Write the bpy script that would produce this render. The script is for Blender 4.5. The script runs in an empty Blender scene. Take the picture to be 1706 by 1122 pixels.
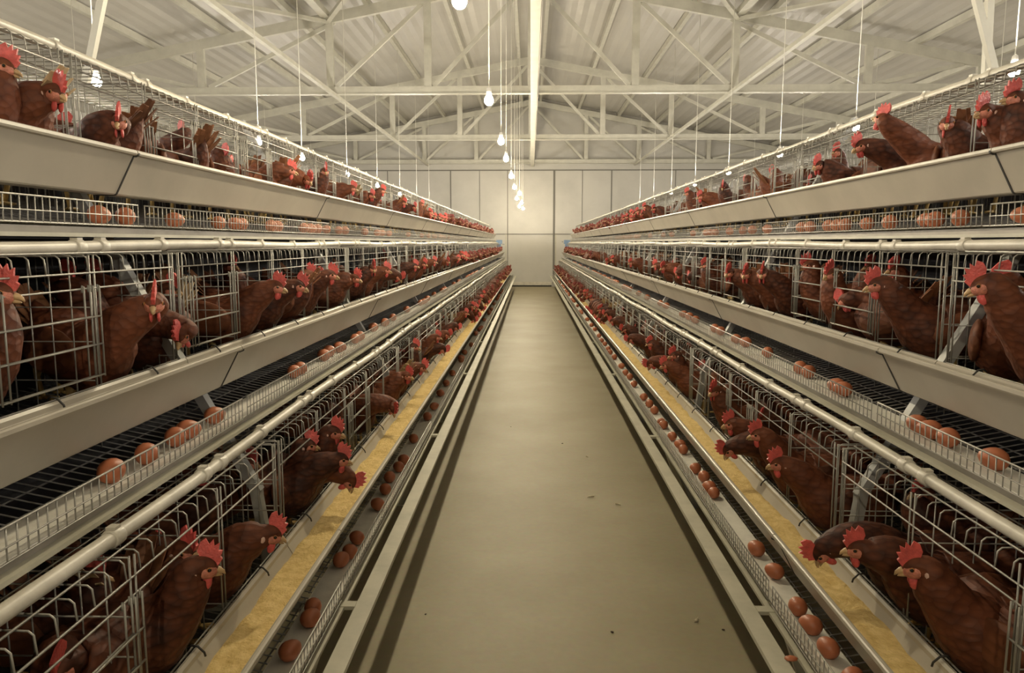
import bpy, math, random
from mathutils import Vector, Matrix, noise
random.seed(7)
SC = bpy.context.scene
COL = SC.collection
W_, H_, F_ = 1706, 1122, 1232.0
CAM = Vector((0, 0, 1.30))
PITCH, YAW, ROLL = math.radians(7.25), math.radians(1.44), 0.0

# ------------------------------------------------------------------ camera
cd = bpy.data.cameras.new('camera'); cam = bpy.data.objects.new('camera', cd); COL.objects.link(cam)
cam.location = CAM
cam.rotation_euler = (math.pi/2 - PITCH, ROLL, YAW)
cd.sensor_width = 36.0; cd.lens = 36.0*F_/W_; cd.clip_start = 0.02; cd.clip_end = 200
SC.camera = cam
CROT = cam.rotation_euler.to_matrix()

def ray(px, py):
    return (CROT @ Vector(((px-W_/2)/F_, -(py-H_/2)/F_, -1.0))).normalized()

# ------------------------------------------------------------------ materials
def mat(name, col, rough=0.5, metal=0.0, noise_amt=0.0, noise_scale=20.0, bump=0.0, bump_scale=60.0,
        spec=0.5, emit=None, estr=0.0, col2=None, coat=0.0, sss=0.0):
    m = bpy.data.materials.new(name); m.use_nodes = True
    nt = m.node_tree; b = nt.nodes['Principled BSDF']
    b.inputs['Base Color'].default_value = (*col, 1)
    b.inputs['Roughness'].default_value = rough
    b.inputs['Metallic'].default_value = metal
    b.inputs['Specular IOR Level'].default_value = spec
    b.inputs['Coat Weight'].default_value = coat
    if sss:
        b.inputs['Subsurface Weight'].default_value = sss
        b.inputs['Subsurface Radius'].default_value = (0.008, 0.002, 0.001)
    if emit:
        b.inputs['Emission Color'].default_value = (*emit, 1)
        b.inputs['Emission Strength'].default_value = estr
    if noise_amt or bump:
        tc = nt.nodes.new('ShaderNodeTexCoord')
    if noise_amt:
        n = nt.nodes.new('ShaderNodeTexNoise'); n.inputs['Scale'].default_value = noise_scale
        n.inputs['Detail'].default_value = 6; n.inputs['Roughness'].default_value = 0.6
        nt.links.new(tc.outputs['Object'], n.inputs['Vector'])
        r = nt.nodes.new('ShaderNodeValToRGB')
        c2 = col2 if col2 else tuple(c*(1-noise_amt) for c in col)
        r.color_ramp.elements[0].position = 0.32; r.color_ramp.elements[0].color = (*c2, 1)
        r.color_ramp.elements[1].position = 0.62; r.color_ramp.elements[1].color = (*col, 1)
        nt.links.new(n.outputs['Fac'], r.inputs['Fac'])
        nt.links.new(r.outputs['Color'], b.inputs['Base Color'])
    if bump:
        n2 = nt.nodes.new('ShaderNodeTexNoise'); n2.inputs['Scale'].default_value = bump_scale
        n2.inputs['Detail'].default_value = 5
        nt.links.new(tc.outputs['Object'], n2.inputs['Vector'])
        bp = nt.nodes.new('ShaderNodeBump'); bp.inputs['Strength'].default_value = bump; bp.inputs['Distance'].default_value = 0.01
        nt.links.new(n2.outputs['Fac'], bp.inputs['Height'])
        nt.links.new(bp.outputs['Normal'], b.inputs['Normal'])
    return m

def feather_mat(name, dark, light, scale):
    m = bpy.data.materials.new(name); m.use_nodes = True
    nt = m.node_tree; b = nt.nodes['Principled BSDF']
    b.inputs['Roughness'].default_value = 0.62; b.inputs['Specular IOR Level'].default_value = 0.3
    tc = nt.nodes.new('ShaderNodeTexCoord')
    mp = nt.nodes.new('ShaderNodeMapping'); mp.inputs['Scale'].default_value = (0.55, 1, 1)
    nt.links.new(tc.outputs['Object'], mp.inputs['Vector'])
    v = nt.nodes.new('ShaderNodeTexVoronoi'); v.inputs['Scale'].default_value = scale
    nt.links.new(mp.outputs['Vector'], v.inputs['Vector'])
    n = nt.nodes.new('ShaderNodeTexNoise'); n.inputs['Scale'].default_value = 14; n.inputs['Detail'].default_value = 5
    nt.links.new(tc.outputs['Object'], n.inputs['Vector'])
    add = nt.nodes.new('ShaderNodeMath'); add.operation = 'MULTIPLY_ADD'
    nt.links.new(v.outputs['Distance'], add.inputs[0]); add.inputs[1].default_value = -0.5
    nt.links.new(n.outputs['Fac'], add.inputs[2])
    oi = nt.nodes.new('ShaderNodeObjectInfo')
    ad2 = nt.nodes.new('ShaderNodeMath'); ad2.operation = 'MULTIPLY_ADD'
    nt.links.new(oi.outputs['Random'], ad2.inputs[0]); ad2.inputs[1].default_value = 0.46
    nt.links.new(add.outputs[0], ad2.inputs[2])
    r = nt.nodes.new('ShaderNodeValToRGB')
    r.color_ramp.elements[0].position = 0.12; r.color_ramp.elements[0].color = (*dark, 1)
    r.color_ramp.elements[1].position = 0.78; r.color_ramp.elements[1].color = (*light, 1)
    nt.links.new(ad2.outputs[0], r.inputs['Fac'])
    nt.links.new(r.outputs['Color'], b.inputs['Base Color'])
    bp = nt.nodes.new('ShaderNodeBump'); bp.inputs['Strength'].default_value = 0.5; bp.inputs['Distance'].default_value = 0.006
    nt.links.new(v.outputs['Distance'], bp.inputs['Height'])
    nt.links.new(bp.outputs['Normal'], b.inputs['Normal'])
    return m

def floor_mat():
    m = bpy.data.materials.new('concrete_floor'); m.use_nodes = True
    nt = m.node_tree; b = nt.nodes['Principled BSDF']; b.inputs['Roughness'].default_value = 0.55
    b.inputs['Specular IOR Level'].default_value = 0.35
    tc = nt.nodes.new('ShaderNodeTexCoord')
    n = nt.nodes.new('ShaderNodeTexNoise'); n.inputs['Scale'].default_value = 1.6; n.inputs['Detail'].default_value = 7; n.inputs['Roughness'].default_value = 0.55
    nt.links.new(tc.outputs['Object'], n.inputs['Vector'])
    r = nt.nodes.new('ShaderNodeValToRGB')
    r.color_ramp.elements[0].position = 0.28; r.color_ramp.elements[0].color = (0.255, 0.213, 0.128, 1)
    r.color_ramp.elements[1].position = 0.68; r.color_ramp.elements[1].color = (0.315, 0.274, 0.178, 1)
    nt.links.new(n.outputs['Fac'], r.inputs['Fac'])
    n3 = nt.nodes.new('ShaderNodeTexNoise'); n3.inputs['Scale'].default_value = 40; n3.inputs['Detail'].default_value = 4
    nt.links.new(tc.outputs['Object'], n3.inputs['Vector'])
    mx = nt.nodes.new('ShaderNodeMix'); mx.data_type = 'RGBA'; mx.blend_type = 'OVERLAY'; mx.inputs[0].default_value = 0.12
    nt.links.new(r.outputs['Color'], mx.inputs[6]); nt.links.new(n3.outputs['Color'], mx.inputs[7])
    nt.links.new(mx.outputs[2], b.inputs['Base Color'])
    bp = nt.nodes.new('ShaderNodeBump'); bp.inputs['Strength'].default_value = 0.12; bp.inputs['Distance'].default_value = 0.004
    nt.links.new(n3.outputs['Fac'], bp.inputs['Height']); nt.links.new(bp.outputs['Normal'], b.inputs['Normal'])
    return m

M = dict(
    floor=floor_mat(),
    wall=mat('wall_panel', (0.50, 0.482, 0.435), 0.5, 0, 0.12, 1.2),
    roof=mat('roof_lining', (0.455, 0.437, 0.398), 0.38, 0, 0.10, 0.9, 0.25, 5.0),
    steel=mat('painted_steel', (0.53, 0.515, 0.44), 0.45, 0, 0.14, 6.0),
    dark_seam=mat('dark_seam', (0.16, 0.15, 0.13), 0.7),
    trough=mat('trough_plastic', (0.46, 0.42, 0.345), 0.38, 0, 0.13, 5.0),
    joint=mat('black_joint', (0.03, 0.028, 0.025), 0.6),
    wire=mat('galvanised_wire', (0.34, 0.325, 0.285), 0.45, 0.35, 0.25, 30.0),
    wire_dirty=mat('floor_wire', (0.20, 0.19, 0.175), 0.5, 0.3, 0.35, 30.0),
    pipe=mat('water_pipe_plastic', (0.58, 0.54, 0.45), 0.4, 0, 0.22, 12.0, 0.05, 90),
    belt=mat('egg_belt_weave', (0.72, 0.69, 0.61), 0.7, 0, 0.12, 30.0, 0.1, 300),
    galv=mat('shaded_galv_strip', (0.33, 0.30, 0.25), 0.5, 0.3, 0.25, 9.0),
    rail=mat('cream_rail', (0.47, 0.445, 0.345), 0.45, 0, 0.2, 8.0, 0.06, 40),
    leg=mat('grey_strut', (0.38, 0.385, 0.37), 0.5, 0.2, 0.2, 10.0),
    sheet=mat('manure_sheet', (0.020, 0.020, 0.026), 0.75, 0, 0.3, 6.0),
    backing=mat('dark_backing', (0.016, 0.015, 0.018), 0.8, 0, 0.3, 5.0),  # for the added panels that hold the cage interiors dark
    feed=mat('yellow_feed', (0.76, 0.57, 0.24), 0.9, 0, 0.35, 38.0, 0.7, 120, col2=(0.58, 0.39, 0.13)),
    feather=feather_mat('brown_feathers', (0.036, 0.011, 0.006), (0.165, 0.050, 0.021), 75),
    wingf=feather_mat('wing_feathers', (0.07, 0.022, 0.010), (0.19, 0.066, 0.028), 55),
    tailf=feather_mat('tail_feathers', (0.08, 0.03, 0.014), (0.34, 0.15, 0.07), 40),
    paletail=feather_mat('pale_tail_feathers', (0.30, 0.20, 0.10), (0.62, 0.48, 0.29), 40),
    comb=mat('comb_red', (0.70, 0.11, 0.095), 0.42, 0, 0.35, 60.0, 0.3, 220, sss=0.08),
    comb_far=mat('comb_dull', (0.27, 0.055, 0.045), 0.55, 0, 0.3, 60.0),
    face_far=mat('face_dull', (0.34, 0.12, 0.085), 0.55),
    face=mat('face_skin', (0.66, 0.24, 0.16), 0.5, 0, 0.4, 110.0, 0.3, 300, sss=0.05),
    lobe=mat('ear_lobe', (0.66, 0.44, 0.36), 0.5),
    beak=mat('beak_horn', (0.55, 0.36, 0.18), 0.35, 0, 0.3, 60),
    eye=mat('eye_black', (0.01, 0.008, 0.006), 0.12),
    iris=mat('eye_amber', (0.38, 0.17, 0.06), 0.25),
    shank=mat('yellow_leg', (0.55, 0.38, 0.14), 0.55, 0, 0.25, 80),
    egg=mat('brown_egg', (0.46, 0.15, 0.068), 0.42, 0, 0.16, 16.0, 0.03, 200, sss=0.04),
    bulb=mat('warm_bulb', (1, 1, 1), 0.3, emit=(1.0, 0.865, 0.61), estr=1400.0),
    bulb_cool=mat('white_bulb', (1, 1, 1), 0.3, emit=(1.0, 0.92, 0.80), estr=1400.0),
    socket=mat('lamp_socket', (0.75, 0.73, 0.68), 0.4),
    cord=mat('white_cord', (0.70, 0.68, 0.60), 0.5),
    blue=mat('blue_plastic', (0.20, 0.30, 0.46), 0.45, 0, 0.2, 10),
    chaff=mat('dry_feather', (0.55, 0.48, 0.33), 0.8),
    dirt=mat('dark_dirt', (0.05, 0.03, 0.02), 0.9),
)

# ------------------------------------------------------------------ mesh builder
class MB:
    def __init__(s): s.v = []; s.f = []; s.m = []; s.smooth = []
    def add(s, vs, fs, mi=0, sm=False):
        o = len(s.v); s.v.extend([tuple(p) for p in vs])
        for f in fs: s.f.append(tuple(i+o for i in f)); s.m.append(mi); s.smooth.append(sm)
    def box(s, a, b, mi=0):
        x0, x1 = sorted((a[0], b[0])); y0, y1 = sorted((a[1], b[1])); z0, z1 = sorted((a[2], b[2]))
        s.add([(x0,y0,z0),(x1,y0,z0),(x1,y1,z0),(x0,y1,z0),(x0,y0,z1),(x1,y0,z1),(x1,y1,z1),(x0,y1,z1)],
              [(0,3,2,1),(4,5,6,7),(0,1,5,4),(1,2,6,5),(2,3,7,6),(3,0,4,7)], mi)
    def bar(s, a, b, w, h, up=(0,0,1), mi=0):
        a = Vector(a); b = Vector(b); t = (b-a).normalized(); u = Vector(up)
        if abs(t.dot(u)) > 0.98: u = Vector((0,1,0))
        sd = t.cross(u).normalized(); n = sd.cross(t)
        vs = []
        for p in (a, b):
            for i, j in ((-1,-1),(1,-1),(1,1),(-1,1)): vs.append(p + sd*(i*w/2) + n*(j*h/2))
        s.add(vs, [(0,1,2,3),(7,6,5,4),(0,4,5,1),(1,5,6,2),(2,6,7,3),(3,7,4,0)], mi)
    def wire(s, pts, r, n=4, mi=0, caps=True, sm=True):
        pts = [Vector(p) for p in pts]; vs = []; fs = []
        ref = None
        for i, p in enumerate(pts):
            t = (pts[min(i+1, len(pts)-1)] - pts[max(i-1, 0)]).normalized()
            if ref is None:
                ref = t.cross(Vector((0,0,1)) if abs(t.z) < 0.9 else Vector((0,1,0))).normalized()
            else:
                ref = (ref - t*ref.dot(t)).normalized()
            bn = t.cross(ref)
            rr = r[i] if isinstance(r, (list, tuple)) else r
            for k in range(n):
                a = 2*math.pi*(k+0.5)/n
                vs.append(p + ref*(math.cos(a)*rr) + bn*(math.sin(a)*rr))
        for i in range(len(pts)-1):
            for k in range(n):
                k2 = (k+1) % n
                fs.append((i*n+k, i*n+k2, (i+1)*n+k2, (i+1)*n+k))
        if caps:
            fs.append(tuple(range(n-1, -1, -1))); L = (len(pts)-1)*n
            fs.append(tuple(L+k for k in range(n)))
        s.add(vs, fs, mi, sm)
    def strip(s, prof, y0, y1, closed=True, mi=0, sm=False):
        """closed profile of (x,z) swept along y"""
        n = len(prof)
        vs = [(x, y0, z) for x, z in prof] + [(x, y1, z) for x, z in prof]
        fs = [(i, (i+1) % n, n+(i+1) % n, n+i) for i in range(n if closed else n-1)]
        if closed: fs += [tuple(range(n-1, -1, -1)), tuple(range(n, 2*n))]
        s.add(vs, fs, mi, sm)
    def ell(s, c, ax, nu=10, nv=7, mi=0):
        """ellipsoid, ax = three axis vectors scaled"""
        c = Vector(c); vs = [c - ax[2]]; fs = []
        for j in range(1, nv):
            ph = -math.pi/2 + math.pi*j/nv
            for i in range(nu):
                th = 2*math.pi*i/nu
                vs.append(c + ax[0]*(math.cos(ph)*math.cos(th)) + ax[1]*(math.cos(ph)*math.sin(th)) + ax[2]*math.sin(ph))
        vs.append(c + ax[2]); top = len(vs)-1
        for i in range(nu):
            i2 = (i+1) % nu
            fs.append((0, 1+i2, 1+i)); fs.append((top, top-nu+i, top-nu+i2))
            for j in range(nv-2):
                fs.append((1+j*nu+i, 1+j*nu+i2, 1+(j+1)*nu+i2, 1+(j+1)*nu+i))
        s.add(vs, fs, mi, True)
    def lathe(s, prof, c=(0,0,0), n=14, mi=0):
        vs = []; fs = []; c = Vector(c)
        for r, z in prof:
            for k in range(n):
                a = 2*math.pi*k/n; vs.append(c + Vector((r*math.cos(a), r*math.sin(a), z)))
        for i in range(len(prof)-1):
            for k in range(n):
                k2 = (k+1) % n; fs.append((i*n+k, i*n+k2, (i+1)*n+k2, (i+1)*n+k))
        fs.append(tuple(range(n-1, -1, -1))); L = (len(prof)-1)*n; fs.append(tuple(L+k for k in range(n)))
        s.add(vs, fs, mi, True)
    def mesh(s, name, mats, loc=(0,0,0)):
        me = bpy.data.meshes.new(name)
        l = Vector(loc)
        me.from_pydata([tuple(Vector(v)-l) for v in s.v] if l.length else s.v, [], s.f)
        for m in (mats if isinstance(mats, (list, tuple)) else [mats]): me.materials.append(m)
        me.polygons.foreach_set('material_index', s.m)
        me.polygons.foreach_set('use_smooth', s.smooth)
        me.update()
        return me
    def build(s, name, mats, parent=None, loc=(0,0,0)):
        """verts are given in the parent's frame; origin placed at loc in it"""
        o = bpy.data.objects.new(name, s.mesh(name, mats, loc)); COL.objects.link(o)
        o.location = loc
        if parent: o.parent = parent
        return o

def tag(o, label=None, cat=None, group=None, kind=None):
    if label: o['label'] = label
    if cat: o['category'] = cat
    if group: o['group'] = group
    if kind: o['kind'] = kind
    return o
def empty(name, loc=(0,0,0)):
    o = bpy.data.objects.new(name, None); COL.objects.link(o); o.location = loc; o.empty_display_size = 0.05
    return o
def inst(name, me, parent=None, loc=(0,0,0)):
    o = bpy.data.objects.new(name, me); COL.objects.link(o); o.location = loc
    if parent: o.parent = parent
    return o
def copy_tree(o, parent=None):
    c = o.copy(); COL.objects.link(c); c.parent = parent
    for ch in o.children: copy_tree(ch, c)
    return c

ORD = ['first','second','third','fourth','fifth','sixth','seventh','eighth','ninth','tenth','eleventh','twelfth','thirteenth',
       'fourteenth','fifteenth','sixteenth','seventeenth','eighteenth','nineteenth']
TENS = ['', '', 'twenty', 'thirty', 'forty', 'fifty', 'sixty', 'seventy', 'eighty', 'ninety']
TENTH = ['', '', 'twentieth', 'thirtieth', 'fortieth', 'fiftieth', 'sixtieth', 'seventieth', 'eightieth', 'ninetieth']
def ordinal(n):
    if n < 20: return ORD[n-1]
    return TENTH[n//10] if n % 10 == 0 else TENS[n//10] + '-' + ORD[n % 10 - 1]

# ------------------------------------------------------------------ layout numbers
X1 = {1: 0.623, -1: 0.492}        # aisle edge of the lowest trough, right / left
STEP, RISE, LIPZ = 0.235, 0.48, 0.56
UL, Y0, NU = 1.72, 0.10, 12       # cage unit length, near end, number of units
YE = Y0 + UL*NU
BAY = UL/5
TIER = ['bottom', 'middle', 'top']
SIDE = {1: 'right', -1: 'left'}
def lx(s, t, u): return s*(X1[s] + STEP*t + u)
def lz(t, w): return LIPZ + RISE*t + w
def floor_w(u): return -0.176 + (u-0.08)*0.2
FLOORU0, FLOORU1 = 0.08, 0.50
TOPW, FRONTU = 0.235, 0.154

WALL_Y, HALF = 22.0, 8.7
def roof_z(x): return 5.36 - 0.19*abs(x)

# ------------------------------------------------------------------ shell
b = MB(); b.box((-HALF, -4, -0.1), (HALF, WALL_Y+0.2, 0)); tag(b.build('floor', M['floor']), kind='structure')
b = MB()
for s in (-1, 1):
    n = 90
    xs = [HALF*1.02*i/n for i in range(n+1)]
    prof = [(s*x, roof_z(x) + 0.10 + 0.004*math.cos(i*math.pi)) for i, x in enumerate(xs)]
    prof += [(s*x, roof_z(x) + 0.16) for x in reversed(xs)]
    b.strip(prof, -4, WALL_Y+0.2)
tag(b.build('ceiling', M['roof']), kind='structure')
# gable wall at the far end, with seams between its panels
b = MB()
prof = [(-HALF, 0), (HALF, 0), (HALF, roof_z(HALF)+0.12), (0, roof_z(0)+0.12), (-HALF, roof_z(HALF)+0.12)]
vs = [(x, WALL_Y, z) for x, z in prof] + [(x, WALL_Y+0.15, z) for x, z in prof]
b.add(vs, [(0,1,2,3,4), (9,8,7,6,5)] + [(i, 5+i, 5+(i+1) % 5, (i+1) % 5) for i in range(5)])
tag(b.build('wall_back', M['wall']), kind='structure')
for nm, s in (('wall_left', -1), ('wall_right', 1)):
    b = MB(); b.box((s*HALF, -4, 0), (s*(HALF+0.12), WALL_Y+0.2, roof_z(HALF)+0.1))
    tag(b.build(nm, M['wall']), kind='structure')
b = MB()
b.add([(x, -4.0, z) for x, z in prof] + [(x, -4.12, z) for x, z in prof],
      [(4,3,2,1,0), (5,6,7,8,9)] + [((i+1) % 5, 5+(i+1) % 5, 5+i, i) for i in range(5)])
tag(b.build('wall_front', M['wall']), kind='structure')
k = 1
for x, z0, z1, wd in ((0.68, 0.1, 3.38, 0.06), (-0.68, 0.1, 3.38, 0.02), (2.35, 0.1, 3.38, 0.03), (4.2, 0.1, 3.38, 0.02), (-2.35, 0.1, 3.38, 0.03), (-4.2, 0.1, 3.38, 0.02),
                      (1.5, 1.5, 3.38, 0.015), (-1.5, 1.5, 3.38, 0.015)):
    b = MB(); b.box((x-wd/2, WALL_Y-0.012, z0), (x+wd/2, WALL_Y, z1)); tag(b.build('trim_%d' % k, M['dark_seam']), kind='structure'); k += 1
for z, x0, x1, h in ((1.545, -1.3, 1.3, 0.022), (3.39, -6, 6, 0.03)):
    b = MB(); b.box((x0, WALL_Y-0.02, z-h/2), (x1, WALL_Y, z+h/2)); tag(b.build('trim_%d' % k, M['dark_seam']), kind='structure'); k += 1
b = MB(); b.box((-0.62, WALL_Y-0.07, 0.045), (0.62, WALL_Y, 0.135))
tag(b.build('baseboard_back', M['pipe']), kind='structure')

b = MB(); b.box((-0.62, WALL_Y-0.03, 0.0), (0.62, WALL_Y, 0.044)); tag(b.build('trim_%d' % k, M['joint']), kind='structure')  # black strip painted in for the shaded gap under the beam

# ------------------------------------------------------------------ roof trusses, purlins, ties
CHZ = 3.62
NODES = [0, 1.58, 3.08, 5.08, 6.75]
def truss(y, label):
    root = tag(empty('roof_truss', (0, y, CHZ)), label, 'roof truss', 'roof trusses across the hen house')
    def part(name, a, c, w, h, up=(0,1,0)):
        m_ = MB(); m_.bar(Vector(a)-Vector((0,y,CHZ)), Vector(c)-Vector((0,y,CHZ)), w, h, up)
        return m_
    mb = part('x', (-HALF+0.15, y, CHZ), (HALF-0.15, y, CHZ), 0.11, 0.06)
    mb.box((-HALF+0.15, -0.055, -0.062), (HALF-0.15, 0.055, -0.05))
    mb.build('bottom_chord', M['steel'], root)
    for s in (-1, 1):
        mb = part('x', (0, y, roof_z(0)-0.09), (s*(HALF-0.1), y, roof_z(HALF-0.1)-0.09), 0.15, 0.07)
        mb.build('rafter', M['steel'], root)
        for i in range(1, len(NODES)):
            x = NODES[i]
            part('x', (s*x, y, CHZ+0.05), (s*x, y, roof_z(x)-0.14), 0.11, 0.06).build('post', M['steel'], root)
        for (xa, ta, xb, tb) in ((0.05,1,1.5,0), (3.0,1,4.98,0), (5.2,0,6.5,1), (1.66,1,3.0,0)):
            za = roof_z(xa)-0.16 if ta else CHZ+0.06; zb = roof_z(xb)-0.16 if tb else CHZ+0.06
            part('x', (s*xa, y+0.02, za), (s*xb, y+0.02, zb), 0.06, 0.04).build('diagonal', M['steel'], root)
    part('x', (0, y, CHZ+0.05), (0, y, roof_z(0)-0.1), 0.11, 0.06).build('post', M['steel'], root)
    return root
for y, d in ((6.57, 'nearest to the camera and mostly above the picture'), (11.7, 'second from the camera, across the picture top'),
             (16.85, 'third from the camera behind hanging bulbs'), (21.8, 'farthest one against the white gable wall')):
    truss(y, 'cream steel roof truss, ' + d)
PUR = [0.27, 1.37, 2.5, 3.6, 4.7, 5.8, 6.9, 8.0]
pn = ['innermost', 'second from the ridge', 'third from the ridge', 'fourth from the ridge', 'fifth from the ridge', 'sixth from the ridge', 'seventh from the ridge', 'lowest']
for s in (-1, 1):
    for i, x in enumerate(PUR):
        b = MB(); b.bar((s*x, -3.9, roof_z(x)+0.035), (s*x, WALL_Y, roof_z(x)+0.035), 0.07, 0.10)
        tag(b.build('purlin', M['steel'], None, (s*x, 9, roof_z(x))), 'cream roof purlin on the %s slope, %s' % (SIDE[s], pn[i]), 'purlin', 'purlins under the roof')
b = MB(); b.bar((0.04, -3.9, CHZ-0.10), (0.04, WALL_Y-0.05, CHZ-0.10), 0.10, 0.07)
tag(b.build('tie_beam', M['steel'], None, (0.04, 9, CHZ)), 'long cream tie beam down the centre under the trusses', 'beam')
for s in (-1, 1):
    b = MB(); b.bar((s*3.0, -3.9, CHZ-0.085), (s*3.0, WALL_Y-0.05, CHZ-0.085), 0.055, 0.05)
    tag(b.build('tie_bar', M['steel'], None, (s*3.0, 9, CHZ)), 'slim cream tie bar under the %s half of the trusses' % SIDE[s], 'tie bar')
    b = MB(); b.bar((s*3.08, 6.5, roof_z(3.08)-0.1), (s*3.08, 11.65, roof_z(3.08)-0.1), 0.12, 0.09)
    tag(b.build('roof_strut', M['steel'], None, (s*3.08, 9, roof_z(3.08))), 'thick cream strut between the near trusses, %s of the ridge' % SIDE[s], 'strut')
    b = MB(); b.bar((s*3.08, 11.6, roof_z(3.08)-0.16), (s*0.1, 6.6, roof_z(0.1)-0.16), 0.07, 0.05)
    tag(b.build('cross_brace', M['steel'], None, (s*1.6, 9, 5)), 'slanting cream brace under the %s slope by the ridge' % SIDE[s], 'brace')
    b = MB(); b.bar((s*3.08, 11.6, roof_z(3.08)-0.17), (s*6.2, 6.6, roof_z(6.2)-0.17), 0.07, 0.05)
    tag(b.build('cross_brace', M['steel'], None, (s*4.6, 9, 4.4)), 'slanting cream brace under the %s slope toward the eave' % SIDE[s], 'brace')
b = MB(); b.wire([(0.097, y, CHZ-0.10 + 0.015*math.sin(y*1.9) - 0.01*math.cos(y*3.1)) for y in [i*0.35 for i in range(0, 48)]], 0.009, 6)
tag(b.build('power_cable', M['cord'], None, (0.1, 6, CHZ)), 'white power cable sagging along the centre tie beam', 'cable')

# ------------------------------------------------------------------ lamps
def lamp(x, y, z, bm, label, group):
    root = tag(empty('hanging_lamp', (x, y, z)), label, 'lamp', group)
    b = MB(); b.lathe([(0.001,-0.034),(0.014,-0.031),(0.024,-0.022),(0.029,-0.008),(0.028,0.006),(0.022,0.022),(0.015,0.032)], n=14)
    b.build('bulb', bm, root)
    b = MB(); b.lathe([(0.016,0.031),(0.017,0.05),(0.014,0.075),(0.006,0.082)], n=12); b.build('socket', M['socket'], root)
    b = MB(); top = roof_z(x)-0.02-z
    b.wire([(0,0,0.08),(0.002,0.001,top*0.5),(0,0,top)], 0.0035, 5); b.build('cord', M['cord'], root)
LZ = 2.22
for i, y in enumerate([-1.05, 2.96, 4.97, 6.93, 8.35, 10.5, 12.6, 14.2, 15.8, 17.5, 19.2, 20.5]):  # the one behind the camera is added to lift the foreground
    lamp(-0.275 if i < 7 else -0.275+(0.06 if i % 2 else -0.02), y, LZ, M['bulb'],
         'glowing warm bulb hanging over the aisle, %s' % ('added out of view behind the camera' if i == 0 else ordinal(i) + ' from the camera'), 'bulbs hanging over the aisle')
for s, x, ys in ((-1, -2.5, [-1.7, 0.3, 2.3, 4.34, 6.9, 8.2, 10.2, 12.2, 14.3, 16.4, 18.4]), (1, 2.6, [-1.8, 0.2, 2.2, 4.2, 6.16, 7.98, 10.0, 12.0, 14.0, 16.0, 18.0])):  # nearest ones on each side are added to brighten the roof
    for i, y in enumerate(ys):
        lamp(x, y, LZ+0.0, M['bulb_cool'], ('white bulb beyond the %s cages, %s seen from the camera' % (SIDE[s], ordinal(i-2)) if i > 2 else 'white bulb beyond the %s cages, %s added outside the picture' % (SIDE[s], ordinal(i+1))), 'bulbs over the %s side aisle' % SIDE[s])

for s in (-1, 1):
    for i, y in enumerate([-0.5, 2.6, 5.7, 8.8, 11.9, 15.0, 18.1]):  # unseen rows added to brighten the roof corners
        lamp(s*5.3, y, LZ, M['bulb_cool'], 'added white bulb over the farthest %s aisle, %s along and hidden by cages' % (SIDE[s], ordinal(i+1)), 'added bulbs over the farthest %s aisle' % SIDE[s])

# ------------------------------------------------------------------ hens
def catmull(P, n):
    out = []
    for i in range(len(P)-1):
        p0 = P[max(i-1,0)]; p1 = P[i]; p2 = P[i+1]; p3 = P[min(i+2,len(P)-1)]
        for k in range(n):
            t = k/n; t2 = t*t; t3 = t2*t
            out.append(tuple(0.5*((2*b_) + (-a+c)*t + (2*a-5*b_+4*c-d)*t2 + (-a+3*b_-3*c+d)*t3) for a, b_, c, d in zip(p0, p1, p2, p3)))
    out.append(tuple(P[-1])); return out

def head_frame(d):
    d = d.normalized(); up = Vector((0,0,1)) if d.z > -0.9 else Vector((1,0,0.3))
    up = (up - d*up.dot(d)).normalized(); sd = up.cross(d).normalized()
    return d, up, sd

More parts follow.
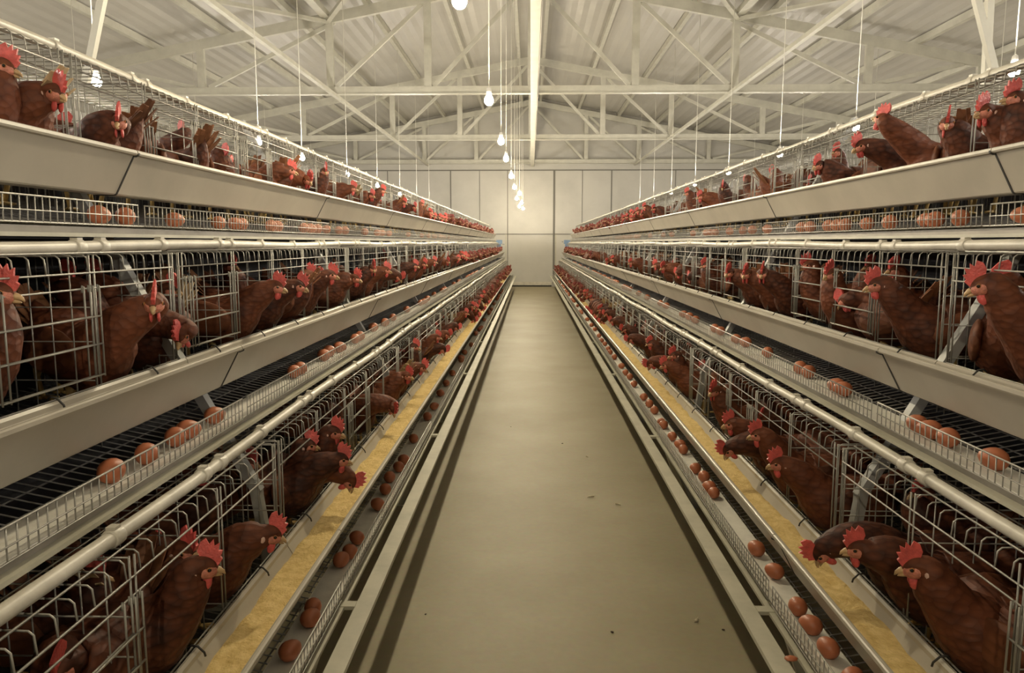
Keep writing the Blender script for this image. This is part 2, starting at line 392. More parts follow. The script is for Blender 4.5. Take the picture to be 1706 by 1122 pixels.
def hen_meshes(head, hdir, detail=2, pale=False, fat=1.0):
    """hen in its own frame: x forward, feet at origin; head = skull centre, hdir = where the beak points.
    returns a list of (name, mesh, origin)"""
    hd = Vector(head); d, up, sd = head_frame(Vector(hdir))
    nk = Vector((0.090, 0, 0.196))                      # base of the neck
    low = max(0.0, min(1.0, (0.22-hd.z)/0.16))          # how far the head is lowered
    nk = nk + Vector((0.015*low, 0, -0.02*low))
    nape = hd - d*0.016 - up*0.010
    mid = (nk + nape)*0.5 + Vector((0.012 - 0.0*low, 0, 0.012 + 0.035*low))
    # stations: x, y, z, lateral radius, vertical radius
    f = fat
    P = [(-0.150, 0, 0.262, 0.004, 0.010), (-0.138, 0, 0.243, 0.018, 0.022), (-0.115, 0, 0.208, 0.040*f, 0.040),
         (-0.075, 0, 0.178, 0.064*f, 0.062), (-0.020, 0, 0.156, 0.076*f, 0.078), (0.035, 0, 0.153, 0.075*f, 0.079),
         (0.072 , 0, 0.178, 0.062*f, 0.066),
         (nk.x+0.012, nk.y, nk.z+0.012, 0.047, 0.050), (mid.x, mid.y, mid.z, 0.038, 0.041),
         (nape.x, nape.y, nape.z, 0.0265, 0.029),
         tuple(hd - d*0.002) + (0.0195, 0.0215), tuple(hd + d*0.013 - up*0.001) + (0.0155, 0.0165), tuple(hd + d*0.023 - up*0.003) + (0.008, 0.009), tuple(hd + d*0.027 - up*0.004) + (0.002, 0.002)]
    n = 16 if detail >= 2 else (10 if detail == 1 else 7)
    S = catmull(P, 4 if detail >= 2 else (2 if detail == 1 else 1))
    b = MB(); vs = []; fs = []; side = Vector((0,1,0))
    for i, st in enumerate(S):
        c = Vector(st[:3]); t = (Vector(S[min(i+1,len(S)-1)][:3]) - Vector(S[max(i-1,0)][:3])).normalized()
        side = (side - t*side.dot(t)).normalized(); u2 = t.cross(side)
        rl, rv = max(st[3], 0.001), max(st[4], 0.001)
        for k in range(n):
            a = 2*math.pi*k/n
            q = c + side*(math.cos(a)*rl) + u2*(math.sin(a)*rv)
            if detail >= 1:
                nz = noise.noise(Vector((q.x*45+head[0]*90, q.y*45, q.z*45+head[2]*70)))
                q += (q-c).normalized()*nz*0.004*min(1, rl/0.05)
            vs.append(q)
    for i in range(len(S)-1):
        for k in range(n):
            k2 = (k+1) % n; fs.append((i*n+k, i*n+k2, (i+1)*n+k2, (i+1)*n+k))
    fs.append(tuple(range(n-1,-1,-1))); fs.append(tuple((len(S)-1)*n+k for k in range(n)))
    b.add(vs, fs, 0, True)
    out = []
    if detail == 0: bodyb = b
    else: out.append(('body', b.mesh('body', M['feather'])))
    # comb: serrated upright blade
    def comb_into(b, mi=0):
        prof = [(0.022,0.003),(0.0275,0.014),(0.0235,0.017),(0.026,0.026),(0.0195,0.0255),(0.0195,0.037),(0.012,0.0315),(0.009,0.042),(0.0035,0.034),(-0.003,0.043),(-0.011,0.036),(-0.0125,0.024),(-0.006,0.012),(0.004,0.008)]
        if detail < 2: prof = [(0.022,0.004),(0.025,0.024),(0.012,0.036),(-0.004,0.040),(-0.012,0.030),(-0.006,0.010)]
        m_ = len(prof); vs = []
        for sg in (-1, 1):
            for (x, z) in prof:
                th = 0.0042 - 0.07*max(0, z-0.012); th = max(th, 0.0016)
                vs.append(hd + d*(x*1.12) + up*(z*1.18+0.001) + sd*(sg*th + 0.12*z))
        c0 = len(vs); 
        fs = [tuple(range(m_-1,-1,-1)), tuple(range(m_, 2*m_))] + [(i, (i+1) % m_, m_+(i+1) % m_, m_+i) for i in range(m_)]
        b.add(vs, fs, mi)
    def wattle_into(b, sg, mi=0):
        c = hd + d*0.012 - up*0.026 + sd*(sg*0.0075)
        b.ell(c, (d*0.0085, sd*0.0038, up*0.0135), 8 if detail >= 2 else 6, 6 if detail >= 2 else 4, mi)
    def beak_into(b, mi=0):
        pts = [hd+d*0.019-up*0.0035, hd+d*0.029-up*0.004, hd+d*0.0365-up*0.0070, hd+d*0.0405-up*0.0115]
        b.wire(pts, [0.0085, 0.0060, 0.0036, 0.001], 8 if detail >= 2 else 5, mi)
        if detail >= 2:
            b.wire([hd+d*0.018-up*0.011, hd+d*0.028-up*0.012, hd+d*0.036-up*0.0135], [0.006, 0.0042, 0.001], 7, mi)
    def face_into(b, mi=0):
        b.ell(hd + d*0.0045 - up*0.0050, (d*0.0235, sd*0.0205, up*0.0165), 12 if detail >= 2 else 8, 8 if detail >= 2 else 5, mi)
    if detail == 0:
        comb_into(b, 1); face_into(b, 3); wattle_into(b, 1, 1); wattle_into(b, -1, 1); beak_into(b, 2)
        return b
    q = MB(); comb_into(q); out.append(('comb', q.mesh('comb', M['comb'])))
    q = MB(); face_into(q); out.append(('face', q.mesh('face', M['face'])))
    for sg in (-1, 1):
        q = MB(); wattle_into(q, sg); out.append(('wattle', q.mesh('wattle', M['comb'])))
    q = MB(); beak_into(q); out.append(('beak', q.mesh('beak', M['beak'])))
    for sg in (-1, 1):
        # wing folded on the flank
        q = MB(); c = Vector((-0.022, sg*0.066*f, 0.168))
        q.ell(c, (Vector((0.088, 0, -0.018)), Vector((0, sg*0.016, 0.003)), Vector((0.012, -sg*0.004, 0.050))), 12, 8)
        out.append(('wing', q.mesh('wing', M['wingf'])))
        q = MB()
        q.wire([(-0.005, sg*0.032, 0.10), (-0.012, sg*0.033, 0.055), (0.0, sg*0.034, 0.006)], [0.016, 0.0062, 0.0055], 6)
        for a in (-0.5, 0.0, 0.5):
            q.wire([(0.0, sg*0.034, 0.007), (0.032*math.cos(a), sg*0.034+0.032*math.sin(a), 0.004)], [0.005, 0.003], 5)
        q.wire([(0.0, sg*0.034, 0.007), (-0.022, sg*0.034, 0.004)], [0.005, 0.003], 5)
        out.append(('leg', q.mesh('leg', M['shank'])))
    # tail: a fan of blades
    q = MB()
    for i in range(9):
        a = (i-4)/4.0
        base = Vector((-0.112, a*0.022, 0.205)); tip = Vector((-0.178-0.012*(1-abs(a)), a*0.046, 0.300-0.035*abs(a)+ (0.012 if i % 2 else 0)))
        t = (tip-base); w = 0.013
        sdv = Vector((0.25, math.copysign(1, a) if a else 1, 0.15)).normalized()
        m1 = base + t*0.55
        vs = [base-sdv*w*0.5, base+sdv*w*0.5, m1+sdv*w, tip+sdv*w*0.4, tip-sdv*w*0.4, m1-sdv*w]
        th = t.cross(sdv).normalized()*0.0012
        vv = [v+th for v in vs] + [v-th for v in vs]
        q.add(vv, [(0,1,2,3,4,5), (11,10,9,8,7,6)] + [(i_, 6+i_, 6+(i_+1) % 6, (i_+1) % 6) for i_ in range(6)])
    out.append(('tail', q.mesh('tail', M['paletail'] if pale else M['tailf'])))
    if detail >= 2:
        for sg in (-1, 1):
            q = MB(); q.ell(hd + d*0.011 + up*0.002 + sd*(sg*0.0178), (d*0.0046, sd*0.0026, up*0.0046), 10, 6, 0)
            q.ell(hd + d*0.0115 + up*0.002 + sd*(sg*0.0196), (d*0.0034, sd*0.0018, up*0.0034), 8, 6, 1)
            out.append(('eye', q.mesh('eye', [M['iris'], M['eye']])))
            q = MB(); q.ell(hd - d*0.013 - up*0.010 + sd*(sg*0.0212), (d*0.0065, sd*0.0035, up*0.0085), 8, 6)
            out.append(('ear_lobe', q.mesh('ear_lobe', M['lobe'])))
    return out

HENS = []       # (side, tier, Y, u_head, w_head, head azimuth, head pitch, body azimuth, front?, pale, word)
def hen_px(s, t, px, py, u, a=0, pitch=-12, body=None, front=True, pale=False, word=None):
    """read a head's place off the photograph: where the line of sight meets the plane of heads of that tier"""
    u = u + 0.022 if front else u
    r = ray(px, py); X = lx(s, t, u); k = X/r.x
    p = CAM + r*k
    HENS.append(dict(s=s, t=t, y=p.y, u=u, w=p.z-LIPZ-RISE*t, a=a, pitch=pitch, body=body, front=front, pale=pale, word=word))
L, R = -1, 1
# top left
hen_px(L,2, 92,155,.05,-25,-15); hen_px(L,2, 4,112,.12,10); hen_px(L,2,198,203,.09,-72,-15); hen_px(L,2,305,222,.26,140,0,150,False)
hen_px(L,2,482,284,.06,20); hen_px(L,2,512,300,.04,-35,-25); hen_px(L,2,541,286,.10,-60); hen_px(L,2,586,314,.05,10); hen_px(L,2,618,326,.08,-30); hen_px(L,2,636,318,.06,10)
hen_px(L,2,672,338,.06,-10); hen_px(L,2,690,345,.04,-40); hen_px(L,2,702,340,.10,20)
hen_px(L,2,368,256,.22,-30,-40,-60,False)
# middle left
hen_px(L,1,-2,488,.15,10,-5); hen_px(L,1,257,505,.05,-70,-15,-20); hen_px(L,1,284,484,.19,-20,0,0,False); hen_px(L,1,302,556,.09,-95,-50,-92,True,True,'sideways with pale tail up')
hen_px(L,1,459,478,.05,5); hen_px(L,1,497,476,.05,5,-20); hen_px(L,1,514,458,.13,15); hen_px(L,1,550,458,.05,10); hen_px(L,1,592,464,.06,-20)
hen_px(L,1,621,448,.07,-60); hen_px(L,1,642,450,.04,15); hen_px(L,1,665,461,.02,-25,-55); hen_px(L,1,690,443,.05,10); hen_px(L,1,706,440,.05,-30); hen_px(L,1,722,436,.03,20)
hen_px(L,1,745,436,.05,-40); hen_px(L,1,763,431,.06,0)
hen_px(L,1,106,440,.36,-10,0,0,False); hen_px(L,1,150,436,.38,20,0,0,False); hen_px(L,1,385,442,.34,-30,0,-40,False); hen_px(L,1,90,590,.34,-120,-30,-100,False)
hen_px(L,1,640,425,.33,0,0,0,False)
# bottom left
hen_px(L,0,338,945,.08,22,-12); hen_px(L,0,308,918,.17,-20,-5); hen_px(L,0,450,890,.06,18,-22); hen_px(L,0,415,772,.28,-20,0,-10,False); hen_px(L,0,335,834,.32,10,0,0,False)
hen_px(L,0,150,962,.30,10,0,0,False); hen_px(L,0,512,742,.14,20); hen_px(L,0,556,720,.08,-5); hen_px(L,0,566,765,.04,15,-15); hen_px(L,0,583,800,.02,-5,-72)
hen_px(L,0,640,700,.27,100,-10,150,False,True,'showing its pale tail'); hen_px(L,0,678,626,.07,-20); hen_px(L,0,702,612,.04,5,-30); hen_px(L,0,690,573,.12,0)
hen_px(L,0,655,680,.05,-60,-60,-50); hen_px(L,0,738,582,.02,0,-65); hen_px(L,0,727,562,.06,10); hen_px(L,0,745,557,.05,-20,-40); hen_px(L,0,760,545,.03,0,-60)
hen_px(L,0,775,522,.05,0); hen_px(L,0,786,510,.04,-20)
# top right
hen_px(R,2,1690,165,.12,-5,0); hen_px(R,2,1641,186,.07,-20,-10); hen_px(R,2,1578,206,.09,-60); hen_px(R,2,1472,196,.02,55,20,15); hen_px(R,2,1434,243,.02,-10,-25)
hen_px(R,2,1364,276,.08,-30); hen_px(R,2,1395,240,.26,-30,0,-40,False); hen_px(R,2,1168,328,.05,-10); hen_px(R,2,1147,322,.10,20); hen_px(R,2,1075,345,.05,0); hen_px(R,2,1090,348,.06,-30)
hen_px(R,2,1290,288,.24,60,-20,80,False); hen_px(R,2,1245,300,.2,80,-50,70,False); hen_px(R,2,1205,310,.12,-60,-40)
# middle right
hen_px(R,1,1640,468,.04,25,-22); hen_px(R,1,1678,440,.18,15,-5,0,False); hen_px(R,1,1462,474,.05,10,-15); hen_px(R,1,1492,436,.24,-20,0,0,False); hen_px(R,1,1452,432,.32,-20,0,0,False)
hen_px(R,1,1384,457,.12,-30); hen_px(R,1,1347,440,.17,0); hen_px(R,1,1408,500,.16,60,-40,70,False); hen_px(R,1,1270,456,.05,-62); hen_px(R,1,1243,457,.04,-50); hen_px(R,1,1215,455,.04,-45)
hen_px(R,1,1176,442,.13,-10); hen_px(R,1,1150,462,.14,80,-35,75,False); hen_px(R,1,1106,446,.04,-30); hen_px(R,1,1094,442,.06,20); hen_px(R,1,1052,438,.05,-10); hen_px(R,1,1022,432,.05,0); hen_px(R,1,1012,436,.05,-30)
hen_px(R,1,985,428,.05,0); hen_px(R,1,1130,455,.1,60,-40)
# bottom right
hen_px(R,0,1528,945,.07,18,-14); hen_px(R,0,1432,914,.05,14,-10); hen_px(R,0,1368,918,.01,15,-70); hen_px(R,0,1534,822,.30,-20,0,0,False); hen_px(R,0,1299,772,.05,12,-14)
hen_px(R,0,1265,724,.06,14,-12); hen_px(R,0,1220,706,.04,14,-14); hen_px(R,0,1214,748,.01,0,-60); hen_px(R,0,1190,652,.08,-40,-10); hen_px(R,0,1123,592,.09,-15); hen_px(R,0,1110,608,.05,15,-20)
hen_px(R,0,1083,606,.01,0,-65); hen_px(R,0,1085,572,.06,-10); hen_px(R,0,1050,565,.01,0,-60); hen_px(R,0,1040,548,.03,-20,-45); hen_px(R,0,1020,535,.05,0,-30); hen_px(R,0,1010,522,.04,0,-50)
hen_px(R,0,1340,780,.30,20,-20,60,False); hen_px(R,0,1600,1000,.22,70,-30,80,False)

crafted_end = {}
for h in HENS: crafted_end[(h['s'], h['t'])] = max(crafted_end.get((h['s'], h['t']), 0), h['y'])
# the rest of each tier: hens at the front of the cages and behind them
rnd = random.Random(21)
FAR = []
for s in (L, R):
    for t in range(3):
        y = crafted_end[(s,t)] + 0.14
        while y < YE - 0.12:
            peck = rnd.random() < (0.35 if t == 0 else 0.12)
            w = rnd.uniform(-0.02, 0.01) if peck else rnd.uniform(0.05, 0.12)
            HENS.append(dict(s=s, t=t, y=y, u=rnd.uniform(.04,.06) if peck else rnd.uniform(.05,.12), w=w, a=rnd.uniform(-65,30), pitch=-62 if peck else rnd.uniform(-25,0),
                             body=None, front=True, pale=False, word=None))
            y += rnd.uniform(0.12, 0.23)
        # hens behind, all along
        y = 0.62
        while y < YE - 0.15:
            if not any(h['s'] == s and h['t'] == t and not h['front'] and abs(h['y']-y) < 0.16 for h in HENS):
                bz = rnd.choice([-90, 90, 180, -60, 60, 120, 0])
                HENS.append(dict(s=s, t=t, y=y, u=rnd.uniform(.24,.33), w=rnd.uniform(0.02,0.11), a=bz+rnd.uniform(-30,30), pitch=rnd.uniform(-30,5), body=bz, front=False, pale=rnd.random() < .12, word=None))
            y += rnd.uniform(0.24, 0.40)*(1 if t == 2 or y > 5 else 1.7)

for h in HENS:
    h['w'] = max(-0.035, min(0.175, h['w']))
HENS.sort(key=lambda h: h['y'])
one, rest = HENS[:300], HENS[300:]
def world_dir(s, a, pitch=0):
    a = math.radians(a); p = math.radians(pitch)
    return Vector((-s*math.cos(a)*math.cos(p), math.sin(a)*math.cos(p), math.sin(p)))
def solve(h):
    s, t = h['s'], h['t']
    head = Vector((lx(s,t,h['u']), h['y'], lz(t,h['w'])))
    hdw = world_dir(s, h['a'], h['pitch'])
    baz = h['body'] if h['body'] is not None else max(-35, min(35, h['a']*0.35))
    fwd = world_dir(s, baz)
    reach = 0.125 + (0.05 if h['w'] < 0.03 and h['front'] else 0)
    c = head - fwd*reach
    # keep the feet inside the cage
    uf = s*c.x - X1[s] - STEP*t
    uf2 = max(0.258, min(0.41, uf))
    feet = Vector((lx(s,t,uf2), c.y, lz(t, floor_w(uf2))+0.004))
    ang = math.atan2(fwd.y, fwd.x)
    inv = Matrix.Rotation(-ang, 3, 'Z')
    return feet, ang, inv @ (head-feet), inv @ hdw
open_bays = set()
cnt = {}
for h in one:
    feet, ang, hl, hdl = solve(h)
    if h['front'] and h['u'] < 0.115:
        k = int((h['y']-Y0)//UL); bay = int((h['y']-Y0-k*UL)//BAY); open_bays.add((h['s'],h['t'],k,min(bay,4)))
    det = 2 if (h['y'] < 4.2 and h['front']) else 1
    key = (h['s'], h['t'], h['front']); cnt[key] = cnt.get(key, 0)+1
    root = empty('hen', feet); root.rotation_euler = (0,0,ang)
    word = h['word'] or ('pecking down at the feed' if h['pitch'] < -55 and h['front'] else 'facing the camera' if h['a'] < -50 and h['a'] > -130 else
                         'facing into the aisle' if abs(h['a']) < 50 else 'facing down the row' if 50 <= h['a'] < 130 else 'turned to the rear')
    tag(root, 'brown hen %s, %s %s hen from near end, %s %s tier' % (word, ordinal(cnt[key]), 'front' if h['front'] else 'rear', TIER[h['t']], SIDE[h['s']]),
        'hen', 'brown hens in the %s %s cages' % (TIER[h['t']], SIDE[h['s']]))
    for nm, me in hen_meshes(hl, hdl, det, h['pale']):
        inst(nm, me, root)
big = MB()
for h in rest:
    feet, ang, hl, hdl = solve(h)
    b = hen_meshes(hl, hdl, 0)
    rm = Matrix.Rotation(ang, 3, 'Z')
    o = len(big.v)
    big.v.extend([tuple(rm @ Vector(v) + feet) for v in b.v])
    big.f.extend([tuple(i+o for i in f) for f in b.f]); big.m.extend(b.m); big.smooth.extend(b.smooth)
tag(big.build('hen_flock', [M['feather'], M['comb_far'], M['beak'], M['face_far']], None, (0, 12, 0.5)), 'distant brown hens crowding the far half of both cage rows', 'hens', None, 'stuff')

# ------------------------------------------------------------------ wire cages
WR = 0.0018
def cage_meshes(s):
    """meshes of one cage unit; local frame: x = s*u, y from 0 at the near end, z = w"""
    G = 0.016; ya, yb = G, UL-G
    P = lambda u, y, w: (s*u, y, w)
    out = {}
    b = MB()                                               # front: bent wires, long wires, bay uprights
    ny = int((yb-ya)/0.043)
    for i in range(ny+1):
        y = ya + (yb-ya)*i/ny
        b.wire([P(FRONTU+0.045,y,TOPW+0.001), P(FRONTU+0.010,y,TOPW), P(FRONTU+0.003,y,TOPW-0.006), P(FRONTU,y,0.198)], WR*0.85, 4)
    for w in (0.200, 0.169): b.wire([P(FRONTU,ya,w), P(FRONTU,yb,w)], WR*1.15, 5)
    b.wire([P(FRONTU,ya,-0.030), P(FRONTU,yb,-0.030)], WR*1.0, 5)
    for i in range(6):
        yy = ya + (yb-ya)*i/5
        for dy in ((0.0, 0.018) if i == 0 else (-0.018, 0.0) if i == 5 else (-0.008, 0.008)):
            b.wire([P(FRONTU,yy+dy,TOPW), P(FRONTU+0.001,yy+dy,-0.06)], WR*1.1, 5)
    out['front_grid'] = b.mesh('front_grid', M['wire'])
    b = MB()                                               # roof grid
    for i in range(ny+1):
        y = ya + (yb-ya)*i/ny
        b.wire([P(FRONTU+0.045,y,TOPW+0.001), P(FLOORU1,y,TOPW+0.002)], WR*0.9, 4)
    for u in (0.18, 0.255, 0.33, 0.405, 0.48): b.wire([P(u,ya,TOPW+0.004), P(u,yb,TOPW+0.004)], WR*1.1, 4)
    out['roof_grid'] = b.mesh('roof_grid', M['wire'])
    b = MB()                                               # sloping floor
    nf = int((yb-ya)/0.030)
    for i in range(nf+1):
        y = ya + (yb-ya)*i/nf
        b.wire([P(0.082,y,floor_w(0.082)-0.001), P(FLOORU1,y,floor_w(FLOORU1))], WR*0.9, 4)
    for u in (0.09, 0.14, 0.19, 0.25, 0.32, 0.40, 0.48): b.wire([P(u,ya,floor_w(u)-0.004), P(u,yb,floor_w(u)-0.004)], WR*1.1, 4)
    out['floor_grid'] = b.mesh('floor_grid', M['wire_dirty'])
    b = MB()                                               # little fence along the egg belt
    ng = int((yb-ya)/0.022)
    for i in range(ng+1):
        y = ya + (yb-ya)*i/ng
        b.wire([P(0.004,y,-0.184), P(-0.003,y,-0.180), P(-0.004,y,-0.130)], WR*0.72, 4)
    b.wire([P(-0.004,ya,-0.130), P(-0.004,yb,-0.130)], WR*1.1, 5); b.wire([P(-0.005,ya,-0.158), P(-0.005,yb,-0.158)], WR*0.8, 4)
    b.wire([P(-0.004,ya,-0.181), P(-0.004,yb,-0.181)], WR*0.9, 4)
    out['egg_guard'] = b.mesh('egg_guard', M['wire'])
    b = MB()                                               # back grid
    for i in range(ny+1):
        y = ya + (yb-ya)*i/ny
        b.wire([P(FLOORU1,y,floor_w(FLOORU1)), P(FLOORU1,y,TOPW)], WR*0.85, 4)
    for w in (-0.04, 0.02, 0.09, 0.16, TOPW): b.wire([P(FLOORU1,ya,w), P(FLOORU1,yb,w)], WR, 4)
    out['back_grid'] = b.mesh('back_grid', M['wire'])
    b = MB()                                               # partition between two bays
    for i in range(9):
        u = FRONTU + 0.004 + (FLOORU1-FRONTU-0.008)*i/8
        b.wire([P(u,0,floor_w(u)), P(u,0,TOPW)], WR*0.85, 4)
    for w in (-0.02, 0.06, 0.13, TOPW-0.003): b.wire([P(FRONTU+0.003,0,w), P(FLOORU1,0,w)], WR*0.9, 4)
    out['partition'] = b.mesh('partition', M['wire'])
    b = MB(); dw = BAY*0.43                                # sliding door hooked over the second long wire
    for y in (-dw, -dw+0.02, dw-0.02, dw):
        b.wire([P(FRONTU-0.003,y,0.162), P(FRONTU-0.004,y,0.176), P(FRONTU-0.007,y,0.174), P(FRONTU-0.007,y,-0.010)], WR*1.1, 5)
    for w in (0.113, 0.057, -0.006): b.wire([P(FRONTU-0.007,-dw,w), P(FRONTU-0.007,dw,w)], WR*1.15, 5)
    out['door'] = b.mesh('door', M['wire'])
    return out
CM = {s: cage_meshes(s) for s in (L, R)}
for s in (L, R):
    for t in range(3):
        for k in range(NU):
            root = empty('wire_cage', (lx(s,t,0), Y0+k*UL, lz(t,0)))
            tag(root, 'galvanised wire hen cage, %s from the near end of the %s %s tier' % (ordinal(k+1), TIER[t], SIDE[s]), 'hen cage', 'wire cages of the %s %s tier' % (TIER[t], SIDE[s]))
            for nm in ('front_grid','roof_grid','floor_grid','egg_guard'): inst(nm, CM[s][nm], root)
            if t == 2: inst('back_grid', CM[s]['back_grid'], root)
            for i in range(6):
                inst('partition', CM[s]['partition'], root, (0, 0.016+(UL-0.032)*i/5, 0))
            if k < 6:
                rk = random.Random(k*31+t*7+s)
                for i in range(5):
                    yc = 0.016+(UL-0.032)*(i+0.5)/5
                    op = (s,t,k,i) in open_bays
                    if op:
                        # slid over to a neighbouring closed bay
                        nb = [j for j in (i-1, i+1) if 0 <= j < 5 and (s,t,k,j) not in open_bays]
                        if nb: inst('door', CM[s]['door'], root, (-s*0.005, yc + (nb[0]-i)*(BAY-0.03), 0))
                    else: inst('door', CM[s]['door'], root, (0, yc, 0))

# ------------------------------------------------------------------ troughs, belts, pipes, rails
def trough_prof(s):
    o = [(-0.005,-0.005),(-0.004,0.001),(-0.001,0.003),(0.004,0.003),(0.008,0.001),(0.010,-0.005),(0.062,-0.097),(0.104,-0.097),(0.136,-0.042),(0.137,-0.033),(0.142,-0.028),(0.148,-0.030),(0.149,-0.037),
         (0.141,-0.042),(0.110,-0.101),(0.106,-0.104),(0.060,-0.104),(0.055,-0.101),(0.006,-0.010),(0.002,-0.010),(-0.003,-0.009)]
    return [(s*u, w) for u, w in o]
def flip(b, s):
    if s < 0: b.f = [tuple(reversed(f)) for f in b.f]
    return b
TY0, TY1 = -0.6, YE+0.05
for s in (L, R):
    sec = MB(); sec.strip(trough_prof(s), 0.002, UL-0.002); secm = flip(sec, s).mesh('trough_section', M['trough'])
    jn = MB()
    jn.strip([(s*u,w) for u, w in [(-0.0085,-0.004),(-0.008,-0.010),(0.002,-0.014),(0.006,-0.013),(0.0535,-0.102),(0.059,-0.106),(0.106,-0.106),(0.106,-0.104),(0.060,-0.1035),(0.0555,-0.101),(0.008,-0.010),(0.002,-0.0115),(-0.006,-0.008)]], -0.0028, 0.0028)
    jm = flip(jn, s).mesh('joint_strip', M['joint'])
    hk = MB(); hk.wire([(s*(0.156),0,-0.026),(s*0.150,0,-0.020),(s*0.138,0,-0.022),(s*0.128,0.004,-0.036),(s*0.126,0.004,-0.044)], 0.0022, 5)
    hm = hk.mesh('hook', M['joint'])
    cl = MB(); cl.lathe([(0.0155,-0.014),(0.0165,-0.012),(0.0165,0.012),(0.0155,0.014)], n=12)
    cl.box((-0.008,-0.0195,-0.009),(0.008,-0.012,0.009))
    cl.v = [(x, z, -y) for x, y, z in cl.v]
    clm = cl.mesh('pipe_clip', M['pipe'])
    for t in range(3):
        nm = '%s %s' % (TIER[t], SIDE[s])
        root = tag(empty('feed_trough', (lx(s,t,0), 0, lz(t,0))), 'long cream feed trough in front of the %s cage tier' % nm, 'feed trough', 'feed troughs along the aisle')
        for k in range(-1, NU):
            p = inst('trough_section', secm, root, (0, Y0+k*UL, 0))
            if k >= 0:
                inst('joint_strip', jm, p)
                if k < 4 and t < 2:
                    for i in range(5): inst('hook', hm, p, (0, BAY*(i+0.5), 0))
        # water pipe
        root = tag(empty('water_pipe', (lx(s,t,0.205), 0, lz(t,0.252))), 'cream plastic water pipe above the %s cage tier' % nm, 'water pipe', 'water pipes along the cages')
        b = MB(); ys = [TY0 + i*(TY1-TY0)/160 for i in range(161)]
        ph = t*1.3 + s
        b.wire([(0.0025*math.sin(y*2.7+ph), y, 0.0035*math.sin(y*3.65+ph)) for y in ys], 0.0130, 12)
        b.build('pipe', M['pipe'], root)
        for k in range(NU):
            for i in range(5):
                yk = Y0 + k*UL + (i+0.1)*BAY
                for dy in ((0, 0.085) if i in (1, 4) and k < 5 else (0,)):
                    y = yk+dy
                    inst('pipe_clip', clm, root, (0.0025*math.sin(y*2.7+ph), y, 0.0035*math.sin(y*3.65+ph)))
                    if len(root.children) > 99: break
        # egg belt and the rail that carries it
        b = MB(); b.box((s*0.000, TY0, -0.1815), (s*0.082, TY1, -0.1785))
        o = b.build('egg_belt', M['belt'], None, (0,0,0)); o.location = (lx(s,t,0), 0, lz(t,0))
        tag(o, 'pale woven egg belt below the %s feed trough' % nm, 'egg belt', 'egg belts along the cages')
        root = tag(empty('belt_rail', (lx(s,t,0), 0, lz(t,-0.2))), 'narrow cream steel rail under the %s egg belt' % nm, 'rail', 'rails carrying the egg belts')
        b = MB(); b.box((-s*0.010, TY0, -0.008), (s*0.016, TY1, 0.0)); b.build('rail_flange', M['rail'], root)
        b = MB(); b.box((s*0.010, TY0, 0.0), (s*0.016, TY1, 0.016)); b.box((s*0.010, TY0, 0.014), (s*0.080, TY1, 0.017)); b.build('rail_web', M['galv'], root)  # web coloured darker than the flange, for its face in shadow
        # dark sheets that catch droppings, and an added backing that keeps the cages dark
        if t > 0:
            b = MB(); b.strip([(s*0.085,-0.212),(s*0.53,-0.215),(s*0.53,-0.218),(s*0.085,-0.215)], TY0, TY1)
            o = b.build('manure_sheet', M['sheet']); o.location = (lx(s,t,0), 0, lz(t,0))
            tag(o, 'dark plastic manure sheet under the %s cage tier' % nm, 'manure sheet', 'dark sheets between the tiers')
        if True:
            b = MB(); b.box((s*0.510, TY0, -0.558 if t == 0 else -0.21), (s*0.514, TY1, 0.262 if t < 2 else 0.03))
            o = b.build('added_backing', M['backing']); o.location = (lx(s,t,0), 0, lz(t,0))
            tag(o, 'added dark curtain closing the back of the %s cage tier' % nm, 'backing', 'added dark backings behind the cages')
    # feed in the lowest trough
    b = MB(); ny = 900; us = [0.0395,0.046,0.058,0.072,0.086,0.102,0.118,0.1265]
    ya, yb = TY0+0.45, YE-0.02
    for i in range(ny+1):
        y = ya + (yb-ya)*i/ny
        base = -0.060 + 0.012*noise.noise(Vector((y*2.3, s*3.0, 0))) + 0.006*noise.noise(Vector((y*9, s, 4)))
        for j, u in enumerate(us):
            w = base + 0.008*noise.noise(Vector((y*14, u*60, s*2))) + 0.003*noise.noise(Vector((y*60, u*200, 5))) - 0.006*(j in (0, len(us)-1))
            b.v.append((s*u, y, w))
    m_ = len(us)
    for i in range(ny):
        for j in range(m_-1):
            f = (i*m_+j, i*m_+j+1, (i+1)*m_+j+1, (i+1)*m_+j); b.f.append(f if s > 0 else tuple(reversed(f))); b.m.append(0); b.smooth.append(True)
    o = b.build('feed', M['feed']); o.location = (lx(s,0,0), 0, lz(0,0))
    tag(o, 'yellow ground feed lying in the bottom %s trough' % SIDE[s], 'feed', None, 'stuff')
    # low rail along the aisle
    root = tag(empty('base_rail', (s*(X1[s]-0.065), 0, 0.36)), 'cream steel base rail along the %s side of the aisle' % SIDE[s], 'rail', 'base rails beside the aisle')
    b = MB(); b.box((-s*0.0185, TY0, -0.012), (s*0.0275, YE+0.3, 0.0)); b.box((s*0.0245, TY0, -0.03), (s*0.0275, YE+0.3, -0.012))
    b.build('rail_beam', M['rail'], root)
    # A-shaped supports at every joint between cage units
    fr = empty('support_frame')
    A = lambda u, z: (s*u, 0, z)
    b = MB(); b.bar(A(0.168,0.345), A(0.214,0.683), 0.024, 0.026, (0,1,0)); b.bar(A(0.206,0.665), A(0.866,1.865), 0.024, 0.028, (0,1,0)); b.build('slanted_leg', M['leg'], fr)
    b = MB(); b.bar(A(0.150,0.0), A(0.03,0.345), 0.026, 0.026, (0,1,0)); b.box((s*0.12,-0.03,0), (s*0.18,0.03,0.006)); b.build('foot_post', M['rail'], fr)
    b = MB(); b.bar(A(-0.038,0.357), A(0.035,0.357), 0.030, 0.010); b.build('bracket', M['rail'], fr)
